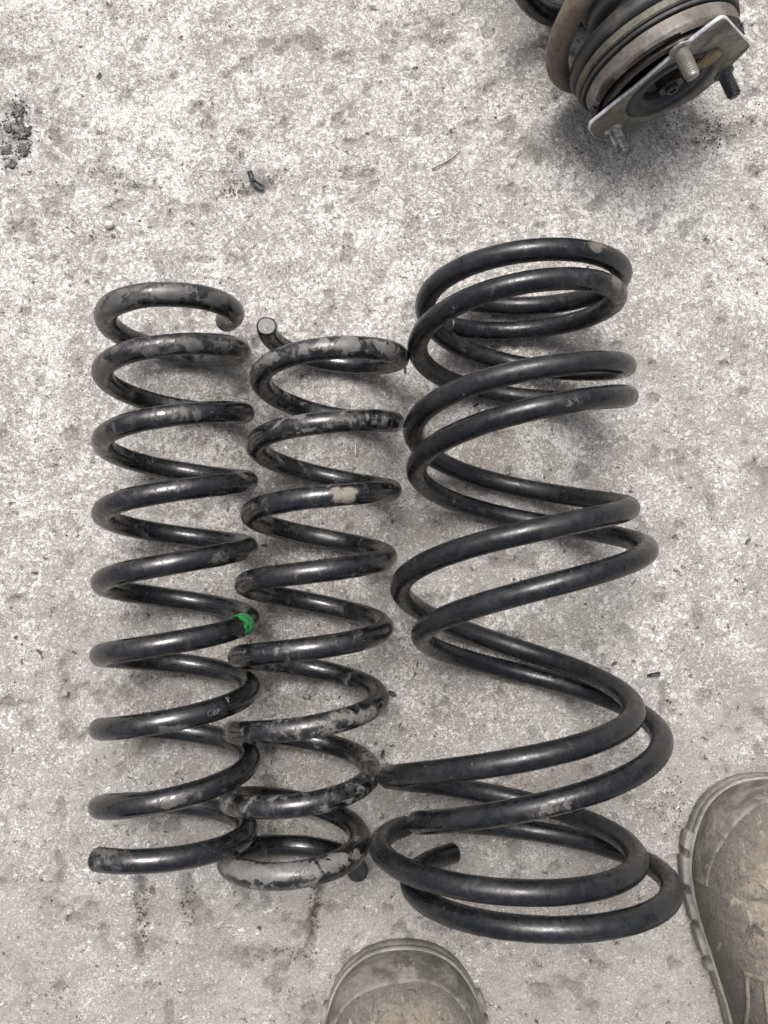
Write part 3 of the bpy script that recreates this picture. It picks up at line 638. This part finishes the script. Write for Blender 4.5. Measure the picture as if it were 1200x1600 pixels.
flake(155, 118, .0026, R(60), 'small black paint flake near the top left corner', 1, .5, 5)
flake(1021, 1054, .0050, R(8), 'crumpled black paint flake on bare concrete right of the large springs', 1, .35, 6)
flake(613, 1084, .0034, R(-25), 'black paint flake touching the right side of the slim spring, upper of two', 1.3, .6, 7)
flake(598, 1178, .0032, R(75), 'black paint flake between slim and large springs, lower of two', 1, .5, 8)
flake(633, 578, .0026, R(-80), 'tiny black flake by the top right of the dusty-ended slim spring', 1.3, .5, 9)
flake(1168, 846, .0026, R(50), 'small dark flake near the right edge of the picture', .8, .5, 10)
flake(54, 895, .0026, R(-10), 'thin dark flake on pale concrete near the left edge', .5, .3, 11)
flake(652, 1038, .0020, R(85), 'tiny upright black sliver inside the large springs', .6, .3, 12)
flake(413, 852, .0022, R(0), 'tiny black flake beside the green-marked slim spring', .8, .5, 13)
flake(744, 633, .0026, R(30), 'black flake inside the upper coils of the large springs', .8, .5, 14)
def stone(name, px, py, r, mat, label, cat, group=None, flat=.7, seed=0, lump=.5):
    import bmesh
    bm = bmesh.new(); bmesh.ops.create_icosphere(bm, subdivisions=4 if r > .003 else 2, radius=1)
    for v in bm.verts:
        p = v.co; k = 1+lump*(float(fbm(np.array(p.x*1.6+seed), np.array(p.y*1.6+p.z*1.3+seed*2), 4))-.5)+lump*.6*(float(fbm(np.array(p.x*6+seed), np.array(p.y*6+p.z*4), 4))-.5)
        v.co = Vector((p.x*k, p.y*k*.85, p.z*k*flat))*r
    me = bpy.data.meshes.new('m'); bm.to_mesh(me); bm.free(); c = at(px, py, 0)
    o = link(name, me, mat); o.location = (c[0], c[1], r*flat*(.95 if cat == 'pebble' else .55)-.0012); o.rotation_euler = (0, 0, seed*1.7); tag(o, label, cat, group); return o
stone('pebble', 172, 353, .0034, M_PEB, 'pale yellowish pebble on the concrete at the upper left', 'pebble', flat=.9, seed=2, lump=.25)
stone('pebble', 102, 1083, .0026, M_STONE, 'small grey pebble left of the green-marked slim spring', 'pebble', seed=5, lump=.3)
for k, (px, py, r, lb) in enumerate([(34, 205, .0058, 'largest crumbly black tar lump at the left edge'), (37, 232, .0048, 'crumbly black tar lump just below the largest one at the left edge'),
        (9, 234, .0036, 'dark tar lump cut by the left edge, lower one'), (11, 200, .0030, 'narrow dark tar lump near the left edge, upper one'), (18, 255, .0030, 'lowest dark tar crumb of the cluster at the left edge'),
        (27, 172, .0038, 'flat grey-black tar crumb topmost in the left edge cluster')]):
    stone('tar_crumb', px, py, r, M_TAR, lb, 'tar crumb', 'black tar crumbs at the left edge', .16, k+11, 2.3)
def fibre(px0, px1, r, mat, name, label, cat, bend=.1):
    a, b = at(*px0, .0005), at(*px1, .0005); n = 14; t = np.linspace(0, 1, n)[:, None]
    d = b-a; s = np.cross(d, [0, 0, 1.]); C = a+d*t+s*bend*np.sin(t*pi)+np.array([0, 0, .0004])
    me, *_ = wire_mesh(C, np.tile([0, 0, 1.], (n, 1)), r, 8, lump=0, bevel=r*.5); c = C.mean(0)
    o = link(name, me, mat); tag(o, label, cat)
fibre((557, 687), (556, 710), .00045, M_STRAW, 'straw', 'short bleached straw standing out between the slim coils', 'straw', .05)
fibre((112, 346), (118, 362), .0004, M_STRAW, 'pale_fibre', 'pale bent fibre left of the pebble at upper left', 'fibre', .3)
fibre((676, 264), (719, 237), .00045, M_DARKGRIT, 'twig', 'thin dark twig on the concrete above the large springs', 'twig', .05)
fibre((78, 352), (88, 354), .00035, M_STRAW, 'pale_fibre', 'shortest pale fibre, nearest the left edge', 'fibre', .2)
def crumbs(name, label, spots, mat, seed):
    rg = np.random.default_rng(seed); V = []; F = []; k = 0
    base = np.array([(1, 0, 0), (.3, .9, 0), (-.8, .6, 0), (-.8, -.6, 0), (.3, -1, 0), (0, 0, .6), (0, 0, -.4)], float)
    fc = np.array([(i, (i+1) % 5, 5) for i in range(5)]+[((i+1) % 5, i, 6) for i in range(5)])
    for px, py, sx, sy, n, r in spots:
        for _ in range(n):
            c = at(px+rg.normal()*sx, py+rg.normal()*sy, 0); rr = r*rg.uniform(.35, 1.2); a = rg.uniform(0, 6.3); ca, sa = cos(a), sin(a)
            b = base*rr*rg.uniform(.6, 1.35, (7, 3)); V.append(np.stack([b[:, 0]*ca-b[:, 1]*sa+c[0], b[:, 0]*sa+b[:, 1]*ca+c[1], b[:, 2]-.0006+rr*.2], -1)); F.append(fc+7*k); k += 1
    tag(link(name, qmesh(np.concatenate(V), np.concatenate(F)), mat, smooth=False), label, None, None, 'stuff')
crumbs('tar_grit', 'black tar grit broken up along the left edge', [(33, 205, 7, 16, 50, .0010), (37, 232, 6, 12, 40, .0009), (8, 215, 5, 25, 40, .0008), (30, 172, 8, 12, 60, .0009), (14, 252, 6, 7, 30, .0008), (70, 190, 14, 10, 16, .0006)], M_TAR, 4)
crumbs('dirt_crumbs', 'dark dirt crumbs gathered in hollows and along cracks', [(370, 297, 12, 6, 70, .0007), (420, 283, 10, 5, 30, .0006), (490, 1420, 5, 26, 80, .0007), (222, 1430, 6, 30, 60, .0007), (296, 1405, 6, 20, 40, .0007),
    (430, 1490, 30, 6, 50, .0006), (1110, 205, 22, 12, 90, .0009), (1050, 165, 20, 10, 40, .0007), (150, 268, 18, 5, 40, .0006), (210, 288, 10, 4, 24, .0006), (270, 1092, 14, 8, 20, .0006), (640, 1150, 8, 30, 20, .0005),
    (905, 1440, 8, 26, 40, .0006), (1045, 1260, 14, 26, 60, .0006), (90, 1560, 14, 18, 30, .0006), (560, 800, 60, 60, 30, .0004), (300, 900, 60, 90, 30, .0004)], M_DARKGRIT, 5)
# loose grit nobody could count
def grit(n, mat, name, label, r0, r1, seed, dens):
    rg = np.random.default_rng(seed); base = np.array([(1, 0, 0), (0, 1, 0), (-1, 0, 0), (0, -1, 0), (0, 0, .8), (0, 0, -.5)], float)
    fc = np.array([(0, 1, 4), (1, 2, 4), (2, 3, 4), (3, 0, 4), (1, 0, 5), (2, 1, 5), (3, 2, 5), (0, 3, 5)]); V = []; F = []; k = 0
    while k < n:
        x, y = rg.uniform(-.31, .31), rg.uniform(-.36, .44)
        if float(fbm(np.array(x*dens+seed), np.array(y*dens), 3)) < rg.uniform(.42, .66): continue
        r = r0+(r1-r0)*rg.random()**3; a = rg.uniform(0, 6.3); ca, sa = cos(a), sin(a)
        b = base*r*rg.uniform(.6, 1.3, (6, 3)); b = np.stack([b[:, 0]*ca-b[:, 1]*sa, b[:, 0]*sa+b[:, 1]*ca, b[:, 2]], -1)+(x, y, -.0016+r*.3)
        V.append(b); F.append(fc+6*k); k += 1
    tag(link(name, qmesh(np.concatenate(V), np.concatenate(F)), mat, smooth=False), label, None, None, 'stuff')
grit(3500, M_STONE, 'loose_grit', 'fine grey grit scattered over the concrete', .0003, .0011, 21, 14)
grit(900, M_DARKGRIT, 'dark_grit', 'fine dark crumbs of dirt scattered over the concrete', .0003, .0012, 33, 9)
